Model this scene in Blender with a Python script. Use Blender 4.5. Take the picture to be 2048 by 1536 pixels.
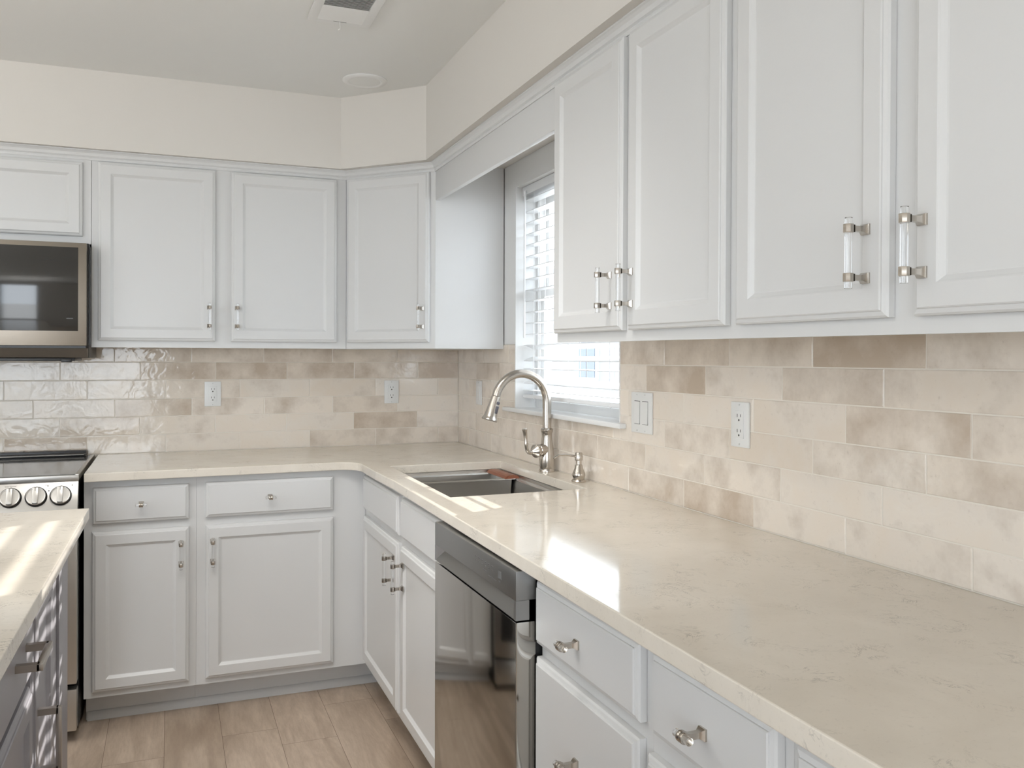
import bpy, bmesh, math, random
from mathutils import Vector, Matrix
random.seed(7)
S = bpy.context.scene
for o in list(bpy.data.objects): bpy.data.objects.remove(o)
COL = S.collection
R = math.radians

# ------------------------------------------------------------------ camera
cam_d = bpy.data.cameras.new('camera'); cam = bpy.data.objects.new('camera', cam_d); COL.objects.link(cam)
yaw, pitch, roll = 0.3757, -0.0005, 0.0022
f_ = Vector((math.sin(yaw)*math.cos(pitch), math.cos(yaw)*math.cos(pitch), math.sin(pitch)))
r_ = Vector((math.cos(yaw), -math.sin(yaw), 0)); u_ = r_.cross(f_)
r2 = math.cos(roll)*r_ + math.sin(roll)*u_; u2 = -math.sin(roll)*r_ + math.cos(roll)*u_
m = Matrix((r2, u2, -f_)).transposed().to_4x4(); m.translation = (-1.2956, -3.9922, 1.316)
cam.matrix_world = m
cam_d.sensor_width = 36; cam_d.lens = 1731.5/2048*36; cam_d.shift_y = (718.54-768)/2048
cam_d.clip_start = 0.02; cam_d.clip_end = 200
S.camera = cam

# ------------------------------------------------------------------ view, sky, sun, daylight
S.view_settings.view_transform = 'Standard'; S.view_settings.look = 'None'
S.view_settings.gamma = 1; S.view_settings.use_curve_mapping = False
S.view_settings.exposure = 0.05
W = bpy.data.worlds.new('sky'); S.world = W; W.use_nodes = True
bg = W.node_tree.nodes['Background']; bg.inputs[0].default_value = (0.80, 0.90, 1.0, 1); bg.inputs[1].default_value = 5.6

def lamp(name, kind, loc, direction, energy, color=(1, 1, 1), size=None, size_y=None, angle=None):
    d = bpy.data.lights.new(name, kind); d.energy = energy; d.color = color
    if kind == 'AREA': d.shape = 'RECTANGLE'; d.size = size; d.size_y = size_y
    if kind == 'SUN': d.angle = angle
    o = bpy.data.objects.new(name, d); COL.objects.link(o); o.location = loc
    o.rotation_euler = Vector(direction).to_track_quat('-Z', 'Y').to_euler()
    return o
lamp('sun', 'SUN', (4, 0, 6), (-1, -0.46, -0.57), 8.0, (1.0, 0.96, 0.91), angle=R(0.35))
# daylight entering by the tall windows of the living room behind the camera and by the side windows
for wx_ in (-4.05, -3.0, -1.95):
    lamp('daylight_rear', 'AREA', (wx_, -7.42, 1.30), (0, 1, 0), 8, (1.0, 0.99, 0.98), 0.85, 1.8)
lamp('daylight_side', 'AREA', (-5.12, -3.6, 1.30), (1, 0, 0), 6, (1.0, 0.99, 0.98), 2.6, 1.7)
# added fill lamps aimed up at the ceiling, left of and behind the camera
for fx_, fy_, fe in ((-3.2, -1.9, 29), (-3.2, -4.4, 9), (-1.8, -6.2, 13)):
    lamp('added_bounce_fill', 'AREA', (fx_, fy_, 2.0), (0, 0, 1), fe, (1.0, 0.985, 0.965), 1.2, 1.2)

cl_ = lamp('added_down_fill', 'AREA', (-1.2, -2.1, 2.36), (0.25, 0.35, -1), 9, (1.0, 0.985, 0.96), 0.9, 0.8)  # added fill lamp out of view, brightens floor, counters and base cabinets
cl_.data.spread = R(84)

# ------------------------------------------------------------------ materials
MATS = {}
def mat(name, color=(0.8, 0.8, 0.8), rough=0.5, metal=0.0, spec=0.5, build=None, **kw):
    if name in MATS: return MATS[name]
    M = bpy.data.materials.new(name); M.use_nodes = True
    nt = M.node_tree; b = nt.nodes['Principled BSDF']
    b.inputs['Base Color'].default_value = (*color, 1); b.inputs['Roughness'].default_value = rough
    b.inputs['Metallic'].default_value = metal; b.inputs['Specular IOR Level'].default_value = spec
    for k, v in kw.items(): b.inputs[k.replace('_', ' ')].default_value = v
    if build: build(nt, b)
    MATS[name] = M
    return M
def N(nt, t, **kw):
    n = nt.nodes.new(t)
    for k, v in kw.items():
        if k.startswith('i_'): n.inputs[k[2:].replace('_', ' ')].default_value = v
        else: setattr(n, k, v)
    return n
def L(nt, a, b): nt.links.new(a, b)
def coords(nt, scale=(1, 1, 1), kind='Object'):
    tc = N(nt, 'ShaderNodeTexCoord'); mp = N(nt, 'ShaderNodeMapping'); mp.inputs['Scale'].default_value = scale
    L(nt, tc.outputs[kind], mp.inputs['Vector']); return mp.outputs[0]
def noise(nt, vec, scale, detail=3, rough=0.5, dist=0.0):
    n = N(nt, 'ShaderNodeTexNoise'); n.inputs['Scale'].default_value = scale; n.inputs['Detail'].default_value = detail
    n.inputs['Roughness'].default_value = rough; n.inputs['Distortion'].default_value = dist
    L(nt, vec, n.inputs['Vector']); return n
def ramp(nt, fac, stops):
    r = N(nt, 'ShaderNodeValToRGB'); e = r.color_ramp.elements
    while len(e) < len(stops): e.new(0.5)
    for i, (p, c) in enumerate(stops): e[i].position = p; e[i].color = (*c, 1) if len(c) == 3 else c
    L(nt, fac, r.inputs[0]); return r.outputs[0]
def mixc(nt, fac, a, b, mode='MIX'):
    n = N(nt, 'ShaderNodeMix', data_type='RGBA', blend_type=mode)
    for s, v in ((n.inputs[0], fac), (n.inputs[6], a), (n.inputs[7], b)):
        if isinstance(v, bpy.types.NodeSocket): L(nt, v, s)
        elif isinstance(v, tuple): s.default_value = (*v, 1)
        else: s.default_value = v
    return n.outputs[2]
def math_(nt, op, a, b=None, clamp=False):
    n = N(nt, 'ShaderNodeMath', operation=op, use_clamp=clamp)
    for s, v in ((n.inputs[0], a), (n.inputs[1], b)):
        if v is None: continue
        if isinstance(v, bpy.types.NodeSocket): L(nt, v, s)
        else: s.default_value = v
    return n.outputs[0]
def bump(nt, b, h, strength, dist):
    n = N(nt, 'ShaderNodeBump'); n.inputs['Strength'].default_value = strength; n.inputs['Distance'].default_value = dist
    L(nt, h, n.inputs['Height']); L(nt, n.outputs[0], b.inputs['Normal']); return n

def b_paint(nt, b):
    v = coords(nt); n = noise(nt, v, 140, 2); bump(nt, b, n.outputs[0], 0.06, 0.001)
def b_wall(nt, b):
    v = coords(nt); n = noise(nt, v, 260, 3); bump(nt, b, n.outputs[0], 0.15, 0.0006)
M_WHITE = mat('white_cabinet_paint', (0.69, 0.69, 0.685), 0.34, build=b_paint)
M_TRIM = mat('white_trim_paint', (0.80, 0.80, 0.79), 0.30)
M_WALL = mat('cream_wall_paint', (0.73, 0.70, 0.655), 0.75, spec=0.25, build=b_wall)
M_CEIL = mat('ceiling_paint', (0.82, 0.82, 0.80), 0.9, spec=0.1, build=b_wall)
M_PLASTIC = mat('white_plastic', (0.80, 0.80, 0.785), 0.28)
M_BLIND = mat('white_blind', (0.86, 0.87, 0.88), 0.4)
M_DARK = mat('black_plastic', (0.012, 0.012, 0.013), 0.35)
M_SLOT = mat('slot_dark', (0.02, 0.018, 0.015), 0.6)
M_GREY = mat('island_grey_paint', (0.30, 0.29, 0.31), 0.38, build=b_paint)
M_GLASSBLK = mat('black_glass', (0.022, 0.021, 0.020), 0.06, spec=0.8)
M_OVENGLASS = mat('cooktop_glass', (0.05, 0.048, 0.045), 0.08, spec=1.0)
def b_brushed(axis):
    def f(nt, b):
        s = [6, 6, 6]; s[axis] = 0.35; s = [x*22 for x in s]
        v = coords(nt, tuple(s)); n = noise(nt, v, 1.0, 3, 0.6)
        r = ramp(nt, n.outputs[0], [(0.3, (0.29,)*3), (0.7, (0.33,)*3)]); L(nt, r, b.inputs['Roughness'])
    return f
M_STEEL = mat('brushed_steel', (0.60, 0.585, 0.56), 0.30, 1.0, build=b_brushed(0))
M_MWSTEEL = mat('warm_brushed_steel', (0.30, 0.265, 0.225), 0.34, 1.0, build=b_brushed(0))
M_STEEL_Y = mat('brushed_steel_side', (0.46, 0.45, 0.435), 0.26, 1.0, build=b_brushed(1))
M_SINK = mat('sink_steel', (0.66, 0.64, 0.61), 0.36, 1.0, build=b_brushed(1))
M_DWDOOR = mat('satin_steel_door', (0.42, 0.40, 0.37), 0.08, 1.0)
M_DWTOP = mat('satin_steel_panel', (0.33, 0.33, 0.325), 0.34, 1.0)
M_NICKEL = mat('brushed_nickel', (0.56, 0.52, 0.47), 0.24, 1.0)
M_PNICKEL = mat('polished_nickel', (0.50, 0.46, 0.41), 0.20, 1.0)
M_ACRYL = mat('clear_acrylic', (0.98, 0.985, 0.99), 0.02, 0, 0.5, Transmission_Weight=1.0, IOR=1.45)
M_BUTTON = mat('grey_button', (0.10, 0.10, 0.12), 0.3)
M_PULL = mat('island_pull_nickel', (0.42, 0.39, 0.36), 0.28, 1.0)
M_PRINT = mat('panel_print', (0.05, 0.05, 0.05), 0.6)
M_FAINT = mat('faint_print', (0.13, 0.13, 0.13), 0.4)
M_CAULK = mat('grout', (0.80, 0.745, 0.665), 0.8, spec=0.2)

def b_glass(nt, b):
    out = nt.nodes['Material Output']; t = N(nt, 'ShaderNodeBsdfTransparent'); g = N(nt, 'ShaderNodeBsdfGlossy')
    g.inputs['Roughness'].default_value = 0.0
    mx = N(nt, 'ShaderNodeMixShader'); mx.inputs[0].default_value = 0.05; L(nt, t.outputs[0], mx.inputs[1]); L(nt, g.outputs[0], mx.inputs[2])
    L(nt, mx.outputs[0], out.inputs[0])
M_PANE = mat('window_glass', build=b_glass)

def b_tile(nt, b):
    at = N(nt, 'ShaderNodeAttribute', attribute_name='tile'); sep = N(nt, 'ShaderNodeSeparateColor'); L(nt, at.outputs[0], sep.inputs[0])
    shade, off, stain = sep.outputs[0], sep.outputs[1], sep.outputs[2]
    tc = N(nt, 'ShaderNodeTexCoord'); cmb = N(nt, 'ShaderNodeCombineXYZ')
    o30 = math_(nt, 'MULTIPLY', off, 40.0)
    for i in range(3): L(nt, o30, cmb.inputs[i])
    add = N(nt, 'ShaderNodeVectorMath', operation='ADD'); L(nt, tc.outputs['Object'], add.inputs[0]); L(nt, cmb.outputs[0], add.inputs[1])
    v = add.outputs[0]
    big = noise(nt, v, 9, 4, 0.55); fine = noise(nt, v, 90, 4, 0.7); med = noise(nt, v, 30, 4, 0.6, 0.5)
    base = mixc(nt, shade, (0.83, 0.745, 0.65), (0.76, 0.665, 0.56))
    cloud = ramp(nt, big.outputs[0], [(0.38, (0, 0, 0)), (0.66, (1, 1, 1))])
    c1 = mixc(nt, math_(nt, 'MULTIPLY', cloud, 0.35), base, (0.80, 0.78, 0.745))
    # the brown glaze pools in the upper or lower part of some tiles
    s1 = math_(nt, 'ADD', math_(nt, 'MULTIPLY', stain, 1.25), math_(nt, 'MULTIPLY', big.outputs[0], 2.4))
    s1 = math_(nt, 'ADD', s1, math_(nt, 'MULTIPLY', fine.outputs[0], 0.35))
    s2 = N(nt, 'ShaderNodeMapRange'); s2.inputs[1].default_value = 1.55; s2.inputs[2].default_value = 2.45; L(nt, s1, s2.inputs[0])
    c2 = mixc(nt, math_(nt, 'MULTIPLY', s2.outputs[0], 0.85), c1, (0.50, 0.395, 0.295))
    sp = ramp(nt, fine.outputs[0], [(0.62, (0, 0, 0)), (0.80, (1, 1, 1))])
    c3 = mixc(nt, math_(nt, 'MULTIPLY', sp, 0.30), c2, (0.36, 0.30, 0.24))
    L(nt, c3, b.inputs['Base Color'])
    wave = noise(nt, v, 16, 2, 0.5, 1.2); rip = noise(nt, v, 55, 2, 0.5, 0.6)
    h = math_(nt, 'ADD', wave.outputs[0], math_(nt, 'MULTIPLY', rip.outputs[0], 0.16))
    bm_ = bump(nt, b, h, 1.0, 0.0020)
    L(nt, math_(nt, 'ADD', math_(nt, 'MULTIPLY', math_(nt, 'FRACT', math_(nt, 'MULTIPLY', off, 7.3)), 0.55), 0.20), bm_.inputs['Strength'])
    b.inputs['Roughness'].default_value = 0.05
M_TILE = mat('glazed_tile', (0.66, 0.6, 0.53), 0.05, spec=0.5, build=b_tile)

def b_quartz(nt, b):
    tc = N(nt, 'ShaderNodeTexCoord'); v = tc.outputs['Object']
    mp = N(nt, 'ShaderNodeMapping'); mp.inputs['Scale'].default_value = (1, 1, 1); L(nt, v, mp.inputs[0]); v = mp.outputs[0]
    big = noise(nt, v, 5, 5, 0.6, 0.5)
    base = mixc(nt, ramp(nt, big.outputs[0], [(0.35, (0, 0, 0)), (0.65, (1, 1, 1))]), (0.78, 0.72, 0.63), (0.72, 0.66, 0.57))
    n1 = noise(nt, v, 17, 7, 0.68, 1.6); msk = noise(nt, v, 11, 3, 0.6)
    d = math_(nt, 'ABSOLUTE', math_(nt, 'SUBTRACT', n1.outputs[0], 0.5))
    vein = N(nt, 'ShaderNodeMapRange'); vein.inputs[1].default_value = 0.0; vein.inputs[2].default_value = 0.016; vein.inputs[3].default_value = 1; vein.inputs[4].default_value = 0; L(nt, d, vein.inputs[0])
    mk = ramp(nt, msk.outputs[0], [(0.53, (0, 0, 0)), (0.66, (1, 1, 1))])
    vm = math_(nt, 'MULTIPLY', vein.outputs[0], mk)
    c = mixc(nt, math_(nt, 'MULTIPLY', vm, 0.7), base, (0.22, 0.20, 0.18))
    n2 = noise(nt, v, 6, 6, 0.7, 2.0); m2 = noise(nt, v, 4, 2)
    d2 = math_(nt, 'ABSOLUTE', math_(nt, 'SUBTRACT', n2.outputs[0], 0.47))
    v2 = N(nt, 'ShaderNodeMapRange'); v2.inputs[1].default_value = 0.0; v2.inputs[2].default_value = 0.004; v2.inputs[3].default_value = 1; v2.inputs[4].default_value = 0; L(nt, d2, v2.inputs[0])
    vm2 = math_(nt, 'MULTIPLY', v2.outputs[0], ramp(nt, m2.outputs[0], [(0.55, (0, 0, 0)), (0.62, (1, 1, 1))]))
    c = mixc(nt, math_(nt, 'MULTIPLY', vm2, 0.75), c, (0.22, 0.21, 0.20))
    fl = noise(nt, v, 160, 2, 0.6); c = mixc(nt, math_(nt, 'MULTIPLY', ramp(nt, fl.outputs[0], [(0.6, (0, 0, 0)), (0.78, (1, 1, 1))]), 0.22), c, (0.45, 0.41, 0.36))
    L(nt, c, b.inputs['Base Color'])
M_QUARTZ = mat('cream_quartz', (0.66, 0.62, 0.55), 0.09, spec=0.55, build=b_quartz)

def b_floor(nt, b):
    at = N(nt, 'ShaderNodeAttribute', attribute_name='tile'); sep = N(nt, 'ShaderNodeSeparateColor'); L(nt, at.outputs[0], sep.inputs[0])
    tc = N(nt, 'ShaderNodeTexCoord'); cmb = N(nt, 'ShaderNodeCombineXYZ'); o = math_(nt, 'MULTIPLY', sep.outputs[1], 30.0)
    for i in range(3): L(nt, o, cmb.inputs[i])
    add = N(nt, 'ShaderNodeVectorMath', operation='ADD'); L(nt, tc.outputs['Object'], add.inputs[0]); L(nt, cmb.outputs[0], add.inputs[1])
    mp = N(nt, 'ShaderNodeMapping'); mp.inputs['Scale'].default_value = (1, 0.16, 1); L(nt, add.outputs[0], mp.inputs[0]); v = mp.outputs[0]
    n1 = noise(nt, v, 9, 5, 0.6, 1.5); g = noise(nt, v, 90, 4, 0.7)
    base = mixc(nt, sep.outputs[0], (0.64, 0.515, 0.405), (0.55, 0.44, 0.34))
    c = mixc(nt, ramp(nt, n1.outputs[0], [(0.3, (0, 0, 0)), (0.75, (1, 1, 1))]), base, (0.36, 0.275, 0.205))
    c = mixc(nt, math_(nt, 'MULTIPLY', ramp(nt, g.outputs[0], [(0.4, (0, 0, 0)), (0.75, (1, 1, 1))]), 0.40), c, (0.27, 0.195, 0.14))
    wv = N(nt, 'ShaderNodeTexWave', wave_type='RINGS'); wv.inputs['Scale'].default_value = 5; wv.inputs['Distortion'].default_value = 9; wv.inputs['Detail'].default_value = 2; wv.inputs['Detail Scale'].default_value = 0.8
    L(nt, v, wv.inputs['Vector'])
    c = mixc(nt, math_(nt, 'MULTIPLY', ramp(nt, wv.outputs[1], [(0.75, (0, 0, 0)), (1.0, (1, 1, 1))]), 0.45), c, (0.26, 0.185, 0.13))
    kn = N(nt, 'ShaderNodeTexVoronoi'); kn.inputs['Scale'].default_value = 2.2
    mk = N(nt, 'ShaderNodeMapping'); mk.inputs['Scale'].default_value = (1.4, 0.8, 1); L(nt, add.outputs[0], mk.inputs[0]); L(nt, mk.outputs[0], kn.inputs['Vector'])
    c = mixc(nt, math_(nt, 'MULTIPLY', ramp(nt, kn.outputs[0], [(0.012, (1, 1, 1)), (0.05, (0, 0, 0))]), 0.5), c, (0.16, 0.11, 0.07))
    L(nt, c, b.inputs['Base Color']); bump(nt, b, g.outputs[0], 0.12, 0.0008)
M_FLOOR = mat('light_oak_planks', (0.5, 0.4, 0.3), 0.42, build=b_floor)
M_GAP = mat('plank_gap', (0.12, 0.085, 0.06), 0.8)
def b_wood(nt, b):
    v = coords(nt, (60, 8, 60)); n = noise(nt, v, 1.2, 4, 0.6, 1)
    L(nt, ramp(nt, n.outputs[0], [(0.3, (0.20, 0.060, 0.028)), (0.7, (0.34, 0.115, 0.055))]), b.inputs['Base Color'])
M_WOOD = mat('red_brown_wood', (0.3, 0.1, 0.05), 0.35, build=b_wood)
def b_siding(nt, b):
    tc = N(nt, 'ShaderNodeTexCoord'); sp = N(nt, 'ShaderNodeSeparateXYZ'); L(nt, tc.outputs['Object'], sp.inputs[0])
    fr = math_(nt, 'FRACT', math_(nt, 'MULTIPLY', sp.outputs[2], 7.0)); bump(nt, b, fr, 0.9, 0.02)
M_SIDING = mat('pale_siding', (0.30, 0.31, 0.32), 0.6, build=b_siding)
M_GROUND = mat('outdoor_concrete', (0.52, 0.51, 0.49), 0.9)
M_FARGLASS = mat('far_window_glass', (0.10, 0.12, 0.15), 0.1)
M_ROOF = mat('far_roof', (0.20, 0.20, 0.21), 0.8)

# ------------------------------------------------------------------ mesh helpers
def frame4(w, x0, x1, ya, yb, z0, z1, t, m, c=0.0, tb=None):
    tb = tb or t
    w.box(x0, x1, ya, ya+t, z0, z1, m, c); w.box(x0, x1, yb-t, yb, z0, z1, m, c)
    w.box(x0+0.0005, x1-0.0005, ya+t-0.001, yb-t+0.001, z0, z0+tb, m); w.box(x0+0.0005, x1-0.0005, ya+t-0.001, yb-t+0.001, z1-tb, z1, m)
class MB:
    def __init__(s): s.v = []; s.f = []; s.m = []; s.sm = []; s.mats = []; s.col = {}
    def mi(s, m):
        if m not in s.mats: s.mats.append(m)
        return s.mats.index(m)
    def add(s, verts, faces, m, smooth=False, T=None):
        o = len(s.v)
        for p in verts: s.v.append((T @ Vector(p)) if T else Vector(p))
        k = s.mi(m)
        for f in faces: s.f.append([i+o for i in f]); s.m.append(k); s.sm.append(smooth)
        return s
    def box(s, x0, x1, y0, y1, z0, z1, m, c=0.0, T=None):
        x0, x1 = min(x0, x1), max(x0, x1); y0, y1 = min(y0, y1), max(y0, y1); z0, z1 = min(z0, z1), max(z0, z1)
        if c <= 0:
            v = [(x, y, z) for x in (x0, x1) for y in (y0, y1) for z in (z0, z1)]
            return s.add(v, [(0, 1, 3, 2), (4, 6, 7, 5), (0, 4, 5, 1), (2, 3, 7, 6), (0, 2, 6, 4), (1, 5, 7, 3)], m, False, T)
        bm = bmesh.new(); bmesh.ops.create_cube(bm, size=1)
        for q in bm.verts: q.co = Vector(((x0+x1)/2+q.co.x*(x1-x0), (y0+y1)/2+q.co.y*(y1-y0), (z0+z1)/2+q.co.z*(z1-z0)))
        bmesh.ops.bevel(bm, geom=bm.edges[:], offset=min(c, (x1-x0)*.45, (y1-y0)*.45, (z1-z0)*.45), segments=2, affect='EDGES', profile=0.6)
        bm.verts.index_update(); s.add([q.co.copy() for q in bm.verts], [[q.index for q in f.verts] for f in bm.faces], m, True, T); bm.free()
        return s
    def rects(s, w, h, prof, m, T=None, x=0, z=0, cap=True):
        """nested rectangles facing -Y; prof = (inset, out)"""
        vs = []; fs = []
        for i, (a, d) in enumerate(prof):
            vs += [(x+a, -d, z+a), (x+w-a, -d, z+a), (x+w-a, -d, z+h-a), (x+a, -d, z+h-a)]
            if i:
                b = 4*(i-1)
                for k in range(4): fs.append((b+k, b+(k+1) % 4, b+4+(k+1) % 4, b+4+k))
        if cap: e = 4*(len(prof)-1); fs.append((e, e+1, e+2, e+3))
        fs.append((3, 2, 1, 0))
        return s.add(vs, fs, m, False, T)
    def ring(s, path, radii, m, n=16, T=None, caps=True, up=None):
        """swept tube; path points and radius per point"""
        P = [Vector(p) for p in path]; vs = []; fs = []
        t = (P[1]-P[0]).normalized(); a = Vector(up) if up else (Vector((0, 0, 1)) if abs(t.z) < 0.9 else Vector((1, 0, 0)))
        nrm = (a - t*a.dot(t)).normalized()
        for i, p in enumerate(P):
            if i == 0: t = (P[1]-P[0])
            elif i == len(P)-1: t = P[i]-P[i-1]
            else: t = (P[i+1]-P[i]).normalized() + (P[i]-P[i-1]).normalized()
            if t.length < 1e-9: t = Vector((0, 0, 1))
            t.normalize(); nrm = (nrm - t*nrm.dot(t)).normalized(); bn = t.cross(nrm); r = radii[i] if hasattr(radii, '__len__') else radii
            for k in range(n):
                q = 2*math.pi*k/n; vs.append(p + (nrm*math.cos(q)+bn*math.sin(q))*r)
            if i:
                for k in range(n):
                    a0 = (i-1)*n+k; a1 = (i-1)*n+(k+1) % n; fs.append((a0, a1, a1+n, a0+n))
        if caps: fs.append(tuple(range(n))[::-1]); fs.append(tuple((len(P)-1)*n+k for k in range(n)))
        return s.add(vs, fs, m, True, T)
    def lathe(s, prof, m, n=32, T=None):
        """profile (radius, z) about z"""
        vs = []; fs = []
        for r, z in prof:
            for k in range(n): q = 2*math.pi*k/n; vs.append((r*math.cos(q), r*math.sin(q), z))
        for i in range(1, len(prof)):
            for k in range(n):
                a0 = (i-1)*n+k; a1 = (i-1)*n+(k+1) % n; fs.append((a0, a1, a1+n, a0+n))
        fs.append(tuple(range(n))[::-1]); fs.append(tuple((len(prof)-1)*n+k for k in range(n)))
        return s.add(vs, fs, m, True, T)
    def extr(s, prof, p0, p1, m, T=None, smooth=False):
        """extrude a 2D profile (a,b) along p0->p1; a = outward to the left-normal, b = up"""
        p0 = Vector(p0); p1 = Vector(p1); d = (p1-p0).normalized(); o = Vector((d.y, -d.x, 0)); vs = []
        for p in (p0, p1):
            for a, b in prof: vs.append(p + o*a + Vector((0, 0, b)))
        n = len(prof); fs = [(k, (k+1) % n, n+(k+1) % n, n+k) for k in range(n)] + [tuple(range(n))[::-1], tuple(range(n, 2*n))]
        return s.add(vs, fs, m, smooth, T)
    def build(s, name, parent=None, loc=None, bevel=0, angle=35):
        me = bpy.data.meshes.new(name); me.from_pydata([tuple(v) for v in s.v], [], s.f)
        for k in s.mats: me.materials.append(k)
        for p, k, sm in zip(me.polygons, s.m, s.sm): p.material_index = k; p.use_smooth = sm
        bm = bmesh.new(); bm.from_mesh(me); bmesh.ops.recalc_face_normals(bm, faces=bm.faces); bm.to_mesh(me); bm.free()
        if any(s.sm): me.set_sharp_from_angle(angle=R(angle))
        o = bpy.data.objects.new(name, me); COL.objects.link(o)
        if parent: o.parent = parent
        if loc: o.location = loc
        if bevel:
            md = o.modifiers.new('bevel', 'BEVEL'); md.width = bevel; md.segments = 2; md.limit_method = 'ANGLE'; md.angle_limit = R(40)
        return o
def paint_attr(o, cols):
    """one colour per face island (faces given in order)"""
    a = o.data.color_attributes.new('tile', 'FLOAT_COLOR', 'CORNER'); i = 0
    for p, c in zip(o.data.polygons, cols):
        for l in p.loop_indices: a.data[l].color = (*c, 1)
def thing(name, label, cat, loc=(0, 0, 0), rz=0, group=None, ry=0):
    o = bpy.data.objects.new(name, None); COL.objects.link(o); o.location = loc; o.rotation_euler = (0, ry, rz)
    o.empty_display_size = 0.05; o['label'] = label; o['category'] = cat
    if group: o['group'] = group
    return o
def tag(o, label, cat, group=None):
    o['label'] = label; o['category'] = cat
    if group: o['group'] = group
    return o
def struct(o, label=None):
    o['kind'] = 'structure'
    if label: o['label'] = label
    return o
def Tm(loc=(0, 0, 0), rot=(0, 0, 0)):
    from mathutils import Euler
    return Matrix.Translation(loc) @ Euler(rot).to_matrix().to_4x4()

# ------------------------------------------------------------------ room shell
X0, Y0, CZ = -5.2, -7.5, 2.41
WY0, WY1, WZ0, WZ1 = -1.62, -0.745, 1.115, 2.011
# right (window) wall
w = MB()
w.box(0.008, 0.16, Y0, WY0, 0, CZ, M_WALL); w.box(0.008, 0.16, WY1, 0.16, 0, CZ, M_WALL)
w.box(0.008, 0.16, WY0, WY1, 0, WZ0-0.012, M_WALL); w.box(0.008, 0.16, WY0, WY1, WZ1, CZ, M_WALL)
wall_r = struct(w.build('wall_right'))
w = MB(); w.box(X0, 0.008, 0.008, 0.16, 0, CZ, M_WALL); wall_b = struct(w.build('wall_back'))
w = MB(); w.box(X0-0.15, X0, Y0, -4.95, 0, CZ, M_WALL); w.box(X0-0.15, X0, -2.25, 0.16, 0, CZ, M_WALL)
w.box(X0-0.15, X0, -4.95, -2.25, 0, 0.4, M_WALL); w.box(X0-0.15, X0, -4.95, -2.25, 2.2, CZ, M_WALL); struct(w.build('wall_left'))
w = MB(); w.box(X0-0.15, -4.55, Y0-0.15, Y0, 0, CZ, M_WALL); w.box(-1.45, 0.16, Y0-0.15, Y0, 0, CZ, M_WALL)
w.box(-4.55, -1.45, Y0-0.15, Y0, 0, 0.3, M_WALL); w.box(-4.55, -1.45, Y0-0.15, Y0, 2.3, CZ, M_WALL); struct(w.build('wall_rear'))
w = MB(); w.box(X0-0.15, 0.16, Y0-0.15, 0.16, CZ, CZ+0.1, M_CEIL); ceil = struct(w.build('ceiling'))
# soffit above the wall cabinets
SZ = 2.112; sof = [(X0, 0.008), (X0, -0.345), (-0.631, -0.345), (-0.345, -0.640), (-0.345, Y0), (0.008, Y0), (0.008, 0.008)]
w = MB(); n = len(sof); vs = [(x, y, SZ) for x, y in sof] + [(x, y, CZ) for x, y in sof]
w.add(vs, [tuple(range(n)), tuple(range(n, 2*n))[::-1]] + [(k, (k+1) % n, n+(k+1) % n, n+k) for k in range(n)], M_WALL)
so = w.build('soffit', ceil)
# floor planks
w = MB(); cols = []; pw = 0.187; x = -0.752+pw*5; k = 0
ends = {-0.93: -0.965, -1.504: -0.917}
while x > X0:
    xa = x-pw; off = random.uniform(0, 1.2)
    for kx, ky in ends.items():
        if abs(xa-kx) < 0.03: off = 0.16-ky
    ys = [0.16]; y = 0.16-off
    while y > Y0: ys.append(y); y -= 1.22
    ys.append(Y0)
    for a, b in zip(ys[1:], ys[:-1]):
        if b-a < 0.01: continue
        w.add([(max(xa, X0)+0.0006, a+0.0006, 0), (min(x, .16)-0.0006, a+0.0006, 0), (min(x, .16)-0.0006, b-0.0006, 0), (max(xa, X0)+0.0006, b-0.0006, 0)], [(0, 1, 2, 3)], M_FLOOR)
        cols.append((random.random(), random.random(), 0))
    x = xa
    if x < X0: break
w2 = MB(); w2.box(X0-0.15, 0.16, Y0-0.15, 0.16, -0.1, -0.0008, M_GAP); fl = struct(w2.build('floor'))
pl = w.build('planks', fl); paint_attr(pl, cols)

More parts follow.
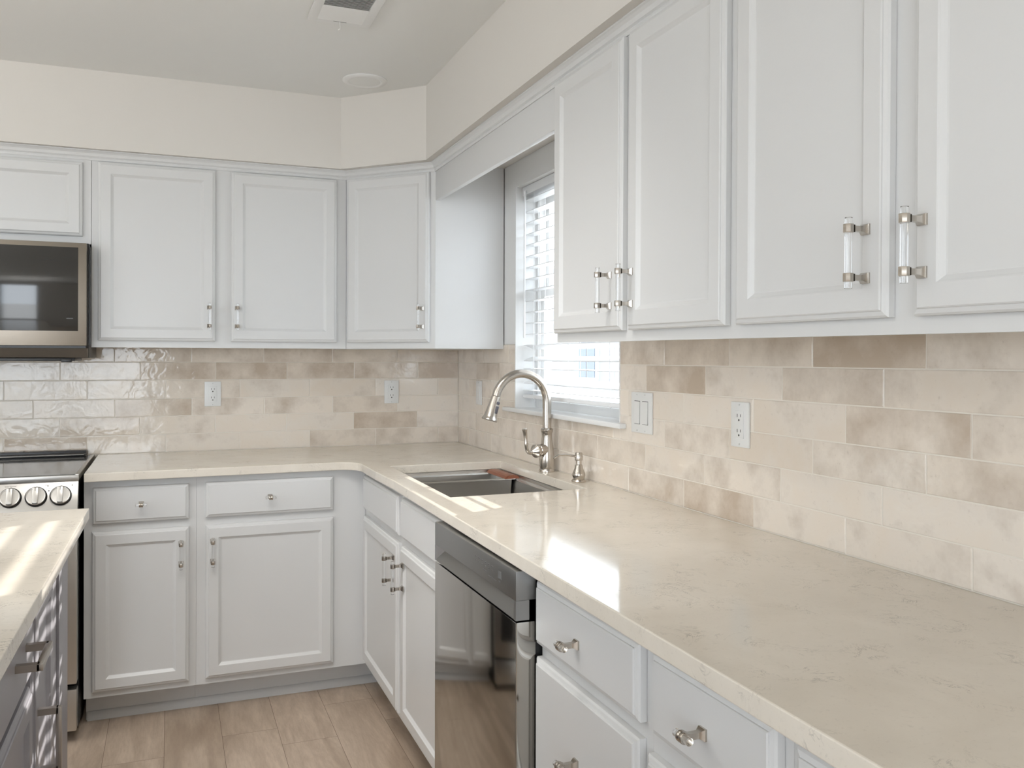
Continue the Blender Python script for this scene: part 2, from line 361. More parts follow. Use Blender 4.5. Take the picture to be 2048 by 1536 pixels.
# ------------------------------------------------------------------ backsplash tiles
TL, G = 0.303, 0.0013
ROWZ = [0.914, 0.9902, 1.0675, 1.1427, 1.2224, 1.2986, 1.375]
def clip(rect, hole):
    a0, a1, z0, z1 = rect; h0, h1, k0, k1 = hole
    if a1 <= h0 or a0 >= h1 or z1 <= k0 or z0 >= k1: return [rect]
    out = []
    if a0 < h0: out.append((a0, h0, z0, z1))
    if a1 > h1: out.append((h1, a1, z0, z1))
    m0, m1 = max(a0, h0), min(a1, h1)
    if z0 < k0: out.append((m0, m1, z0, k0))
    if z1 > k1: out.append((m0, m1, k1, z1))
    return out
def tiles(phases, a_min, a_max, hole, put, special, name, parent):
    w = MB(); cols = []
    for r in range(6):
        z0, z1 = ROWZ[r], ROWZ[r+1]; ph = phases[r]
        k = math.floor((a_min-ph)/TL)-1
        while ph+k*TL < a_max:
            a0, a1 = ph+k*TL, ph+(k+1)*TL; k += 1
            if a1 <= a_min or a0 >= a_max: continue
            cc = (a0+a1)/2; st = special(r, cc)
            if st is None:
                q = random.random(); st = q*q*0.38
            c = (random.random(), random.random(), st)
            tilt = (random.uniform(-1, 1)*0.0004, random.uniform(-1, 1)*0.0003)
            for (p0, p1, q0, q1) in clip((max(a0, a_min), min(a1, a_max), z0, z1), hole):
                if p1-p0 < 0.004 or q1-q0 < 0.004: continue
                P0, P1, Q0, Q1 = p0+G, p1-G, q0+G, q1-G; b = 0.0016
                vs = []
                for ins, d in ((0, -0.006), (0, -0.0007), (b, 0)):
                    for (a, z, sa, sz) in ((P0+ins, Q0+ins, -1, -1), (P1-ins, Q0+ins, 1, -1), (P1-ins, Q1-ins, 1, 1), (P0+ins, Q1-ins, -1, 1)):
                        vs.append(put(a, z, d+(sa*tilt[0]+sz*tilt[1] if d == 0 else 0)))
                fs = [(0+i, (1+i) % 4, 4+(1+i) % 4, 4+i) for i in range(4)]+[(4+i, 4+(1+i) % 4, 8+(1+i) % 4, 8+i) for i in range(4)]+[(8, 9, 10, 11)]
                w.add(vs, fs, M_TILE); cols += [c]*9
    o = w.build(name, parent); paint_attr(o, cols); return o
# order of rows bottom to top: E D C B A F
phR = [-1.9784, -1.7734, -1.8794, -1.9769, -1.7776, -1.8785]
phB = [-1.9201, -1.7196, -1.8154, -1.9197, -1.7176, -1.515]
def spR(r, c):
    tab = {(5, -2.636): .78, (5, -1.727): .5, (5, -2.03): .45, (5, -2.333): .3, (5, -2.94): .35, (4, -1.929): .6, (4, -2.5): .3, (4, -2.23): .12, (4, -2.84): .2, (3, -2.735): .55, (3, -2.43): .05, (2, -2.33): .1, (2, -2.03): .3, (2, -2.636): .3, (2, -2.94): .4,
           (1, -1.62): .2, (1, -1.925): .1, (0, -2.13): .65, (0, -1.827): .3, (0, -2.43): .15, (0, -2.73): .1, (4, -0.41): .5, (5, -0.2): .3, (3, -0.3): .3}
    for (rr, cc), v in tab.items():
        if rr == r and abs(cc-c) < 0.15: return v
    return None
def spB(r, c):
    tab = {(5, -0.15): .55, (5, -0.45): .4, (5, -0.75): .5, (5, -1.05): .4, (5, -1.36): .4, (4, -0.05): .75, (4, -0.355): .5, (4, -0.66): .5, (4, -0.96): .6, (4, -1.26): .5, (4, -1.56): .15, (1, -0.355): .6, (1, -0.05): .05, (1, -1.56): .45, (0, -1.76): .5, (0, -1.46): 0.0, (0, -1.15): 0.05, (3, -1.46): .1, (3, -1.15): .25,
           (2, -1.06): .25, (2, -0.45): .3}
    for (rr, cc), v in tab.items():
        if rr == r and abs(cc-c) < 0.15: return v
    return None
HOLE = (WY0, WY1, WZ0-0.008, 9)
tiles(phR, -4.6, -0.0005, HOLE, lambda a, z, d: (-d*1.0, a, z), spR, 'backsplash_tiles', wall_r)
tiles(phB, -2.5, -0.0005, (9, 10, 9, 10), lambda a, z, d: (a, -d*1.0, z), spB, 'backsplash_tiles', wall_b)
w = MB(); g0 = 0.0009
for a, b, z0, z1 in ((-4.6, WY0, 0.86, 1.375), (WY1, 0.0, 0.86, 1.375), (WY0, WY1, 0.86, WZ0-0.008)): w.box(g0, 0.0085, a, b, z0, z1, M_CAULK)
w.build('grout', wall_r)
w = MB(); w.box(-2.5, g0, g0, 0.0085, 0.86, 1.375, M_CAULK); w.build('grout', wall_b)

# ------------------------------------------------------------------ crown trim, toe trim
CROWN = [(0, -0.037), (0.004, -0.037), (0.006, -0.030), (0.004, -0.026), (0.009, -0.022), (0.012, -0.012), (0.018, -0.006), (0.022, -0.004), (0.022, 0), (0, 0)]
w = MB()
cp = [(-2.36, -0.305), (-0.600, -0.305), (-0.297, -0.612), (-0.297, -3.46)]
nrm = [Vector((0, -1, 0)), Vector((-0.711, -0.703, 0)), Vector((-1, 0, 0))]
vs = []; pr = CROWN; n = len(pr)
offs = [nrm[0], (nrm[0]+nrm[1])/(1+nrm[0].dot(nrm[1])), (nrm[1]+nrm[2])/(1+nrm[1].dot(nrm[2])), nrm[2]]
for p, o in zip(cp, offs):
    for a, b in pr: vs.append((p[0]+o.x*a, p[1]+o.y*a, SZ-0.0005+b))
fs = []
for i in range(3):
    for k in range(n): fs.append((i*n+k, i*n+(k+1) % n, (i+1)*n+(k+1) % n, (i+1)*n+k))
fs += [tuple(range(n))[::-1], tuple(range(3*n, 4*n))]
w.add(vs, fs, M_WHITE); struct(w.build('trim_1'), 'white crown moulding between wall cabinets and soffit')

# ------------------------------------------------------------------ window
wn = bpy.data.objects.new('window_1', None); COL.objects.link(wn); wn.location = (0.08, (WY0+WY1)/2, WZ0); struct(wn)
def at(o, mb, name, **k):   # build in world coordinates under a translated parent
    q = mb.build(name, o, **k); q.matrix_parent_inverse = Matrix.Translation(-Vector(o.location)); return q
w = MB(); t = 0.004   # painted returns
w.box(-0.001, 0.16, WY1-t, WY1+0.002, WZ0, WZ1, M_TRIM); w.box(-0.001, 0.16, WY0-0.002, WY0+t, WZ0, WZ1, M_TRIM); w.box(0.0, 0.16, WY0, WY1, WZ1-t, WZ1+0.002, M_TRIM)
at(wn, w, 'jamb')
w = MB(); w.box(0.002, 0.0079, WY1, -0.6135, 1.376, SZ-0.001, M_TRIM); w.box(0.002, 0.0079, -1.802, WY0, 1.376, SZ-0.001, M_TRIM); w.box(0.002, 0.0079, WY0, WY1, WZ1, SZ-0.001, M_TRIM)
at(wn, w, 'casing')
w = MB(); fx0, fx1 = 0.088, 0.135
a, b = WY0+t, WY1-t
frame4(w, fx0, fx1, a, b, WZ0, WZ1-t, 0.035, M_TRIM, .002)
at(wn, w, 'window_frame')
for nm, z0, z1, xx in (('sash', WZ0+0.03, 1.60, 0.095), ('sash', 1.565, WZ1-0.039, 0.115)):
    w = MB(); sa, sb = a+0.035, b-0.035
    frame4(w, xx, xx+0.02, sa, sb, z0, z1, 0.035, M_TRIM, .002)
    sh = at(wn, w, nm)
    g = MB(); g.box(xx+0.008, xx+0.012, sa+0.03, sb-0.03, z0+0.03, z1-0.03, M_PANE); at(wn, g, 'pane')
w = MB(); w.box(-0.022, 0.10, WY0-0.042, WY1+0.088, WZ0-0.014, WZ0+0.006, M_TRIM)
# stool is notched round the wall: ears outside the opening stop at the tiles
w = MB(); w.box(-0.024, 0.0, WY0-0.042, WY1+0.088, WZ0-0.012, WZ0+0.004, M_TRIM, .004); w.box(-0.004, 0.10, WY0+0.001, WY1-0.001, WZ0-0.012, WZ0+0.004, M_TRIM)
at(wn, w, 'window_sill')

# venetian blind
bl = thing('venetian_blind', 'white venetian blind with horizontal slats hanging in the window over the sink', 'blind', (0.054, (WY0+WY1)/2, WZ1-0.05))
b0, b1 = WY0+0.012, WY1-0.012
zs = [1.951+0.0453*0 - 0.0453*i for i in range(14)]
zs = [1.951, 1.904, 1.859, 1.813, 1.77, 1.725, 1.681, 1.635, 1.590, 1.547, 1.503, 1.459, 1.414]
sl = [(z, 0.0) for z in zs] + [(1.363, -0.36), (1.316, 0.36), (1.276, 0.0), (1.2265, 0.40), (1.190, 0.0)]
w = MB()
for z, tl in sl:
    hw = 0.0235; prf = []
    for k in range(7):
        q = -1+2*k/6; prf.append((q*hw, 0.0016*(1-q*q)))
    pts = [(x, y+0.0013) for x, y in prf] + [(x, y-0.0013) for x, y in prf[::-1]]
    ct, st = math.cos(tl), math.sin(tl); nn = len(pts)
    vs = [(0.053+x*ct-y*st, yy, z+x*st+y*ct) for yy in (b0, b1) for x, y in pts]
    w.add(vs, [(k, (k+1) % nn, nn+(k+1) % nn, nn+k) for k in range(nn)]+[tuple(range(nn))[::-1], tuple(range(nn, 2*nn))], M_BLIND, True)
at(bl, w, 'slats')
w = MB(); w.box(0.028, 0.078, b0, b1, 1.160, 1.174, M_BLIND, .003); at(bl, w, 'bottom_rail')
w = MB(); w.box(0.024, 0.082, b0, b1, 1.972, WZ1-t-0.001, M_BLIND, .003); at(bl, w, 'headrail')
w = MB()
for yy in (b0+0.11, (b0+b1)/2, b1-0.11):
    for xx in (0.0285, 0.0775): w.ring([(xx, yy, 1.975), (xx, yy, 1.17)], 0.0009, M_BLIND, 6)
    w.ring([(0.053, yy+0.012, 1.975), (0.053, yy+0.012, 1.17)], 0.0008, M_BLIND, 6)
    w.lathe([(0.001, 0), (0.007, 0.002), (0.007, 0.006), (0.003, 0.009)], M_BLIND, 12, Tm((0.027, yy, 1.163), (0, R(90), 0)))
at(bl, w, 'ladder_cords')
w = MB(); w.ring([(0.018, WY1-0.055, 1.985), (0.016, WY1-0.055, 1.40)], 0.0042, M_BLIND, 10); w.ring([(0.018, WY1-0.055, 1.985), (0.03, WY1-0.055, 1.99)], 0.003, M_BLIND, 8)
at(bl, w, 'tilt_wand')

# ------------------------------------------------------------------ cabinet fronts and hardware
DOOR = [(0, 0.0), (0, 0.0115), (0.003, 0.0145), (0.0095, 0.0165), (0.0100, 0.0185), (0.012, 0.020), (0.0445, 0.020), (0.0465, 0.0185), (0.0475, 0.0175), (0.0545, 0.0125), (0.0575, 0.0120)]
DRAWER = [(0, 0.0), (0, 0.0115), (0.003, 0.0145), (0.0095, 0.0165), (0.0100, 0.0185), (0.012, 0.020)]
def pull_mesh(length=0.107, span=0.0735, horizontal=False):
    """clear rod on two nickel posts; rod along z, standing off toward -Y"""
    w = MB(); so_ = 0.034
    for s_ in (-1, 1):
        z = s_*span/2
        w.box(-0.0082, 0.0082, -0.003, 0.0, z-0.0082, z+0.0082, M_PNICKEL)
        vs = []; 
        for d, h in ((0.003, 0.0082), (0.010, 0.0042), (0.024, 0.0042), (0.027, 0.0056)):
            vs += [(-h, -d, z-h), (h, -d, z-h), (h, -d, z+h), (-h, -d, z+h)]
        w.add(vs, [(4*i+k, 4*i+(k+1) % 4, 4*i+4+(k+1) % 4, 4*i+4+k) for i in range(3) for k in range(4)], M_PNICKEL)
        w.lathe([(0.0058, -0.0064), (0.0079, -0.0064), (0.0082, -0.0055), (0.0082, 0.0055), (0.0079, 0.0064), (0.0058, 0.0064)], M_PNICKEL, 8, Tm((0, -so_, z), (0, 0, R(22.5))))
    w.lathe([(0.0050, -length/2), (0.0057, -length/2+0.0008), (0.0057, length/2-0.0008), (0.0050, length/2)], M_ACRYL, 20, Tm((0, -so_, 0)))
    return w
def knob_mesh():
    w = MB(); so_ = 0.034
    w.box(-0.0085, 0.0085, -0.003, 0.0, -0.0085, 0.0085, M_PNICKEL); vs = []
    for d, h in ((0.003, 0.0085), (0.010, 0.0045), (0.024, 0.0045), (0.028, 0.006)):
        vs += [(-h, -d, -h), (h, -d, -h), (h, -d, h), (-h, -d, h)]
    w.add(vs, [(4*i+k, 4*i+(k+1) % 4, 4*i+4+(k+1) % 4, 4*i+4+k) for i in range(3) for k in range(4)], M_PNICKEL)
    T = Tm((0, -so_, 0), (0, R(90), 0))
    w.lathe([(0.0062, -0.0068), (0.0082, -0.0068), (0.0086, -0.0058), (0.0086, -0.002), (0.0080, -0.001), (0.0080, 0.001), (0.0086, 0.002), (0.0086, 0.0058), (0.0082, 0.0068), (0.0062, 0.0068)], M_PNICKEL, 20, T)
    w.lathe([(0.0050, -0.0185), (0.0060, -0.0175), (0.0060, 0.0175), (0.0050, 0.0185)], M_ACRYL, 20, T)
    return w
def pull(parent, x, z, name='handle'): q = pull_mesh().build(name, parent); q.location = (x, -0.020, z); q['label'] = 'clear acrylic rod handle on two nickel posts'; return q
def knob(parent, x, z): q = knob_mesh().build('knob', parent); q.location = (x, -0.020, z); q['label'] = 'clear acrylic bar knob with nickel band'; return q
def front(parent, name, x0, x1, z0, z1, yfront, prof, m=M_WHITE, tilt=0):
    """door or drawer front placed on the face frame at local y=yfront; its origin is its lower left corner"""
    w = MB(); w.rects(x1-x0, z1-z0, prof, m); q = w.build(name, parent); q.location = (x0, yfront, z0)
    if tilt: q.rotation_euler = (0, tilt, 0)
    return q

def wall_cab(label, loc, rz, width, doors, z0=1.357, z1=2.076, depth=0.297, ry=0, side=True):
    """origin = lower left corner of the face frame front; body goes to +Y. doors = (x0,x1,z0,z1,handle_x)"""
    t = thing('wall_cabinet', label, 'cabinet', loc, rz, 'white wall cabinets', ry)
    H = z1-z0; w = MB()
    w.box(0, width, 0, 0.019, 0, H, M_WHITE); w.box(0, 0.015, 0.019, depth, 0.008, H, M_WHITE); w.box(width-0.015, width, 0.019, depth, 0.008, H, M_WHITE)
    w.box(0.015, width-0.015, 0.019, depth, 0.014, 0.030, M_WHITE); w.box(0.015, width-0.015, 0.019, depth, H-0.015, H, M_WHITE); w.box(0.015, width-0.015, depth-0.008, depth, 0.03, H-0.015, M_WHITE)
    w.build('body', t)
    for (a, b, c, d, hx, hz) in doors:
        q = front(t, 'door', a, b, c-z0, d-z0, -0.0005, DOOR)
        if hx is not None: pull(q, hx-a, hz-c)
    return t
wall_cab('white wall cabinet above the microwave', (-2.345, -0.305, 1.752), 0, 0.765, [(0.025, 0.362, 1.780, 2.062, None, 0), (0.400, 0.736, 1.780, 2.062, None, 0)], z0=1.752)
wall_cab('two-door white wall cabinet on the back wall, right of the microwave', (-1.5785, -0.305, 1.357), 0, 0.977, [(0.0225, 0.450, 1.383, 2.070, 0.4265, 1.4815), (0.510, 0.936, 1.383, 2.070, 0.5325, 1.4815)])
A_W = 0.815
wall_cab('white wall cabinet right of the window, its left door nearest the blind', (-0.297, -1.803, 1.361), R(-90), A_W, [(0.008, 0.394, 1.386, 2.074, 0.347, 1.482), (0.423, 0.799, 1.386, 2.074, 0.449, 1.482)], z0=1.361, z1=2.082, ry=0.0065)
zB = 1.361-0.0065*A_W
wall_cab('large white wall cabinet at the right edge, nearest the camera', (-0.297, -1.803-A_W, zB), R(-90), 0.83, [(0.018, 0.389, 1.381, 2.07, 0.352, 1.478), (0.436, 0.812, 1.381, 2.07, 0.458, 1.478)], z0=zB, z1=2.082, ry=0.0065)
# corner cabinet (diagonal face)
t = thing('wall_cabinet', 'white corner wall cabinet with a diagonal door, left of the window', 'cabinet', (-0.600, -0.305, 1.357), R(-45.3), 'white wall cabinets')
dl = math.hypot(0.303, 0.307); H = 2.076-1.357
rot = Matrix.Rotation(R(45.3), 4, 'Z')
def loc2(x, y): q = rot @ Vector((x+0.600, y+0.305, 0)); return q.x, q.y
w = MB(); pts = [loc2(*p) for p in ((-0.600, -0.305), (-0.297, -0.612), (-0.001, -0.612), (-0.001, -0.001), (-0.600, -0.001))]
n = 5; w.add([(x, y, 0.0) for x, y in pts]+[(x, y, H+0.0355) for x, y in pts], [tuple(range(n))[::-1], tuple(range(n, 2*n))]+[(k, (k+1) % n, n+(k+1) % n, n+k) for k in range(n)], M_WHITE)
w.build('body', t)
q = front(t, 'door', 0.012, 0.408, 0.026, 0.717, -0.0005, DOOR); pull(q, 0.370, 0.0995)

# valance across the window
w = MB(); w.box(-0.297, -0.278, -1.8025, -0.6125, 1.958, SZ-0.037, M_WHITE, .0015)
tag(w.build('valance'), 'white valance board spanning above the window between wall cabinets', 'valance')

def base_cab(label, loc, rz, width, fronts, depth=0.57, name='base_cabinet', m=M_WHITE, z0=0.112, z1=0.8835, toe=0.10, group='white base cabinets', toe_ext=0):
    """fronts = (kind, x0,x1,z0,z1, hardware, hx, hz)"""
    t = thing(name, label, 'cabinet', loc, rz, group); w = MB()
    w.box(0, width, 0, 0.019, z0, z1, m); w.box(0, 0.016, 0.019, depth, z0, z1, m); w.box(width-0.016, width, 0.019, depth, z0, z1, m)
    w.box(0.016, width-0.016, 0.019, depth, z0, z0+0.016, m); w.box(0.016, width-0.016, depth-0.008, depth, z0+0.016, z1, m); w.build('body', t)
    w = MB(); w.box(0, width+toe_ext, toe, toe+0.012, 0, z0-0.0005, m); w.build('toe_kick', t)
    for (kind, a, b, c, d, hw, hx, hz) in fronts:
        q = front(t, kind, a, b, c, d, -0.0005, DOOR if kind == 'door' else DRAWER, m)
        if hw == 'pull': pull(q, hx-a, hz-c)
        elif hw == 'knob': knob(q, hx-a, hz-c)
        elif hw in ('bar_h', 'bar_v'):
            k = MB(); L_ = 0.135; sp = 0.055
            for s_ in (-1, 1):
                k.box(s_*sp-0.006, s_*sp+0.006, -0.034, 0, -0.006, 0.006, M_PULL) if hw == 'bar_h' else k.box(-0.006, 0.006, -0.034, 0, s_*sp-0.006, s_*sp+0.006, M_PULL)
            k.box(-sp-0.006, sp+0.006, -0.040, -0.030, -0.006, 0.006, M_PULL, .001) if hw == 'bar_h' else k.box(-0.006, 0.006, -0.040, -0.030, -sp-0.006, sp+0.006, M_PULL, .001)
            h_ = k.build('handle', q); h_.location = (hx-a, -0.020, hz-c); h_['label'] = 'square nickel bar pull'
    return t
BX = -1.5785
base_cab('narrow white base cabinet beside the range, one drawer over one door', (BX, -0.600, 0), 0, 0.372, [('drawer', 0.0285, 0.3465, 0.729, 0.857, 'knob', 0.1865, 0.7945), ('door', 0.0265, 0.3475, 0.135, 0.700, 'pull', 0.3195, 0.606)])
base_cab('wide white base cabinet in the inner corner, drawer over a wide door', (BX+0.3725, -0.600, 0), 0, 0.6285, [('drawer', 0.032, 0.499, 0.729, 0.858, 'knob', 0.2605, 0.7955), ('door', 0.032, 0.500, 0.135, 0.700, 'pull', 0.056, 0.606)], toe_ext=0.10)
FX = -0.577
base_cab('white sink base cabinet with two doors under the sink', (FX, -0.603, 0), R(-90), 1.146, [('false_front', 0.030, 0.578, 0.729, 0.860, None, 0, 0), ('false_front', 0.620, 1.120, 0.729, 0.860, None, 0, 0), ('door', 0.030, 0.578, 0.137, 0.702, 'pull', 0.545, 0.612), ('door', 0.620, 1.120, 0.137, 0.702, 'pull', 0.666, 0.612)], depth=0.5)
base_cab('white base cabinet with a stack of drawers right of the dishwasher', (FX, -2.346, 0), R(-90), 0.444, [('drawer', 0.002, 0.424, 0.729, 0.857, 'knob', 0.207, 0.790), ('drawer', 0.002, 0.422, 0.432, 0.702, 'knob', 0.205, 0.569), ('drawer', 0.002, 0.422, 0.137, 0.405, 'knob', 0.205, 0.27)])
base_cab('white base cabinet at the bottom edge, second right of the dishwasher', (FX, -2.7905, 0), R(-90), 0.3345, [('drawer', 0.020, 0.318, 0.729, 0.857, 'knob', 0.169, 0.790), ('door', 0.006, 0.318, 0.137, 0.692, None, 0, 0)])
base_cab('white base cabinet nearest the camera, only its drawer corner showing', (FX, -3.1255, 0), R(-90), 0.62, [('drawer', 0.020, 0.60, 0.729, 0.850, 'knob', 0.31, 0.790), ('door', 0.020, 0.60, 0.137, 0.692, None, 0, 0)])
w = MB()
qr = [(0, 0), (0.014, 0), (0.014, 0.014), (0.012, 0.021), (0.007, 0.027), (0.003, 0.030), (0, 0.030)]
w.extr(qr, (-1.574, -0.5005, 0), (-0.478, -0.5005, 0), M_WHITE, smooth=True); w.extr(qr, (-0.4765, -0.4995, 0), (-0.4765, -1.749, 0), M_WHITE, smooth=True); w.extr(qr, (-0.4765, -2.347, 0), (-0.4765, -3.745, 0), M_WHITE, smooth=True)
struct(w.build('trim_2'), 'white quarter round along the toe kicks')

# ------------------------------------------------------------------ countertops
def slab(outer, hole, z0, z1, m, name):
    bm = bmesh.new(); eds = []
    for loop in ([outer] + ([hole] if hole else [])):
        vv = [bm.verts.new((x, y, z1)) for x, y in loop]
        for i in range(len(vv)): eds.append(bm.edges.new((vv[i], vv[(i+1) % len(vv)])))
    bmesh.ops.triangle_fill(bm, use_beauty=True, use_dissolve=False, edges=eds)
    r = bmesh.ops.extrude_face_region(bm, geom=bm.faces[:])
    for v in [g for g in r['geom'] if isinstance(g, bmesh.types.BMVert)]: v.co.z = z0
    bmesh.ops.recalc_face_normals(bm, faces=bm.faces)
    me = bpy.data.meshes.new(name); bm.to_mesh(me); bm.free(); me.materials.append(m)
    o = bpy.data.objects.new(name, me); COL.objects.link(o)
    md = o.modifiers.new('bevel', 'BEVEL'); md.width = 0.0022; md.segments = 2; md.limit_method = 'ANGLE'; md.angle_limit = R(50)
    return o
cor = []
cx, cy, rr = -0.700, -0.715, 0.082
for k in range(9):
    q = R(90-90*k/8); cor.append((cx+rr*math.cos(q)-0.0, cy+rr*math.sin(q)))
outer = [(-1.5745, -0.0015), (-1.5745, -0.656)] + [(x, y) for x, y in [(-0.70-0.05, -0.634)]] + cor + [(-0.618, -0.95), (-0.612, -1.2), (-0.6385, -3.0), (-0.650, -3.76), (-0.0015, -3.76), (-0.0015, -0.0015)]
hole = [(-0.088, -0.812), (-0.530, -0.818), (-0.538, -1.590), (-0.094, -1.578)]
ct = slab(outer, hole, 0.884, 0.914, M_QUARTZ, 'countertop')
tag(ct, 'L-shaped cream quartz countertop with fine grey veins along both walls', 'countertop')

# sink
sk = thing('kitchen_sink', 'undermount stainless steel workstation sink set in the quartz countertop', 'sink', (-0.31, -1.20, 0.66))
def ringwall(w, rects_, m):
    """connect successive rectangles (x0,x1,y0,y1,z)"""
    vs = []; fs = []
    for i, (x0, x1, y0, y1, z) in enumerate(rects_):
        vs += [(x0, y0, z), (x1, y0, z), (x1, y1, z), (x0, y1, z)]
        if i:
            b = 4*(i-1); fs += [(b+k, b+(k+1) % 4, b+4+(k+1) % 4, b+4+k) for k in range(4)]
    e = 4*(len(rects_)-1); fs.append((e, e+1, e+2, e+3)); w.add(vs, fs, m)
w = MB(); sx0, sx1, sy0, sy1 = -0.534, -0.090, -1.586, -0.812
def rc(i, z): return (sx0+i, sx1-i, sy0+i, sy1-i, z)
o_ = -0.012
ringwall(w, [rc(-0.022, 0.8815), rc(0.0, 0.8815), rc(0.0, 0.874), rc(0.014, 0.874), rc(0.014, 0.8715), rc(0.016, 0.866), rc(0.018, 0.8655), rc(0.020, 0.84), rc(0.024, 0.70), rc(0.036, 0.684), rc(0.05, 0.680)], M_SINK)
md = at(sk, w, 'basin'); m_ = md.modifiers.new('solid', 'SOLIDIFY'); m_.thickness = 0.0015; m_.offset = 1
w = MB(); w.lathe([(0.001, 0.004), (0.030, 0.004), (0.034, 0.007), (0.045, 0.0075), (0.052, 0.005), (0.052, 0.0)], M_STEEL, 28, Tm((-0.31, -1.2, 0.6795))); at(sk, w, 'drain')
# colander tray at the far end of the sink with a wooden handle
cd = thing('sink_colander', 'stainless colander tray with reddish wood handle resting inside the sink', 'colander', (-0.29, -0.93, 0.79))
w = MB(); zt = 0.8735
def rb(i, z): return (-0.510+i, -0.112-i, -1.012+i, -0.836-i, z)
ringwall(w, [rb(-0.004, zt-0.003), rb(-0.004, zt), rb(0.004, zt), rb(0.006, zt-0.004), rb(0.010, 0.79), rb(0.016, 0.783)], M_STEEL)
q = at(cd, w, 'tray'); m_ = q.modifiers.new('solid', 'SOLIDIFY'); m_.thickness = 0.0015; m_.offset = 1
w = MB(); pr = [(-0.118, 0.0), (-0.112, 0.0075), (-0.100, 0.011), (-0.085, 0.0115), (-0.070, 0.009), (-0.062, 0.003), (-0.062, -0.002), (-0.118, -0.002)]
nn = len(pr); vs = [(x-0.032, y, zt+0.002+z) for y in (-1.022, -0.824) for x, z in pr]
w.add(vs, [(k, (k+1) % nn, nn+(k+1) % nn, nn+k) for k in range(nn)]+[tuple(range(nn))[::-1], tuple(range(nn, 2*nn))], M_WOOD); q = at(cd, w, 'handle'); q['label'] = 'reddish brown curved wooden grip'

# ------------------------------------------------------------------ faucet
fb = Vector((-0.045, -1.163, 0.9142))
fc = thing('faucet', 'brushed nickel gooseneck pull-down faucet behind the sink', 'faucet', fb)
w = MB()
w.lathe([(0.0285, 0), (0.0290, 0.004), (0.0275, 0.008), (0.0255, 0.011), (0.0262, 0.016), (0.0265, 0.020), (0.0278, 0.032), (0.0275, 0.050), (0.0255, 0.072), (0.0225, 0.092), (0.0195, 0.112), (0.0185, 0.128), (0.0190, 0.138), (0.0215, 0.142), (0.0218, 0.150), (0.0190, 0.154), (0.0150, 0.156)], M_NICKEL, 40)
w.build('body', fc)
w = MB(); path = [(0, 0, 0.150), (0, 0, 0.20), (0, 0, 0.245)]; R0 = 0.098
for k in range(1, 19):
    q = math.pi*0.93*k/18; path.append((-R0+R0*math.cos(q), 0, 0.250+R0*math.sin(q)*1.02))
ex = Vector(path[-1]); d = (ex-Vector(path[-2])).normalized()
w.ring(path, [0.0155]*3+[0.0155-0.0010*k/18 for k in range(1, 19)], M_NICKEL, 28); w.build('spout', fc)
hd = Vector((-0.30, 0, -1)).normalized(); hp = ex+d*0.001
w = MB(); T = Matrix.Translation(hp) @ hd.to_track_quat('Z', 'X').to_matrix().to_4x4()
w.lathe([(0.0140, 0), (0.0157, 0.0015), (0.0160, 0.004), (0.0165, 0.012), (0.0195, 0.045), (0.0225, 0.070), (0.0250, 0.078), (0.0275, 0.082), (0.0280, 0.0855), (0.0255, 0.0875), (0.022, 0.0875), (0.021, 0.084)], M_NICKEL, 32, T)
hdp = w.build('spray_head', fc)
w = MB(); side = Vector((0.42, -0.9, -0.1)); side = (side-hd*side.dot(hd)).normalized(); xa = hd.cross(side).normalized()
T2 = Matrix((xa, side, hd)).transposed().to_4x4()
def btn(z, l, wd):
    T3 = Matrix.Translation(hp+hd*z+side*(0.0185+z*0.06)) @ T2
    w.box(-wd/2, wd/2, -0.004, 0.0025, -l/2, l/2, M_BUTTON, 0.0022, T3)
btn(0.022, 0.010, 0.010); btn(0.046, 0.026, 0.010); q = w.build('button', hdp); q['label'] = 'dark grey spray buttons'
# handle hub points toward the sink and the camera
hdir = Vector((-0.93, -0.34, -0.06)).normalized(); hc = Vector((0, 0, 0.080))
Th = Matrix.Translation(hc) @ hdir.to_track_quat('Z', 'X').to_matrix().to_4x4()
w = MB(); w.lathe([(0.021, 0.004), (0.0215, 0.040), (0.0200, 0.0415), (0.0215, 0.043), (0.0218, 0.052), (0.0235, 0.053), (0.0238, 0.057), (0.0215, 0.0585), (0.013, 0.068), (0.0065, 0.075), (0.0, 0.075)], M_NICKEL, 32, Th)
w.build('handle_hub', fc)
w = MB(); e0 = hc+hdir*0.072; pth = [e0+hdir*-0.008, e0+hdir*0.008+Vector((0, 0, -0.004))]
for k in range(1, 9):
    a_ = k/8; pth.append(e0+hdir*(0.008+0.020*math.sin(a_*1.45))+Vector((0, 0, -0.004+0.030*(1-math.cos(a_*1.5)))))
l0 = pth[-1]; dirl = (Vector((0, 0, 1))+hdir*0.14).normalized()
pth += [l0+dirl*0.004, l0+dirl*0.006, l0+dirl*0.010, l0+dirl*0.052, l0+dirl*0.055, l0+dirl*0.059, l0+dirl*0.062]
rad = [0.0068, 0.0066]+[0.0062]*8+[0.0062, 0.0076, 0.0058, 0.0080, 0.0092, 0.0096, 0.006]
w.ring(pth, rad, M_NICKEL, 16); w.build('lever', fc)

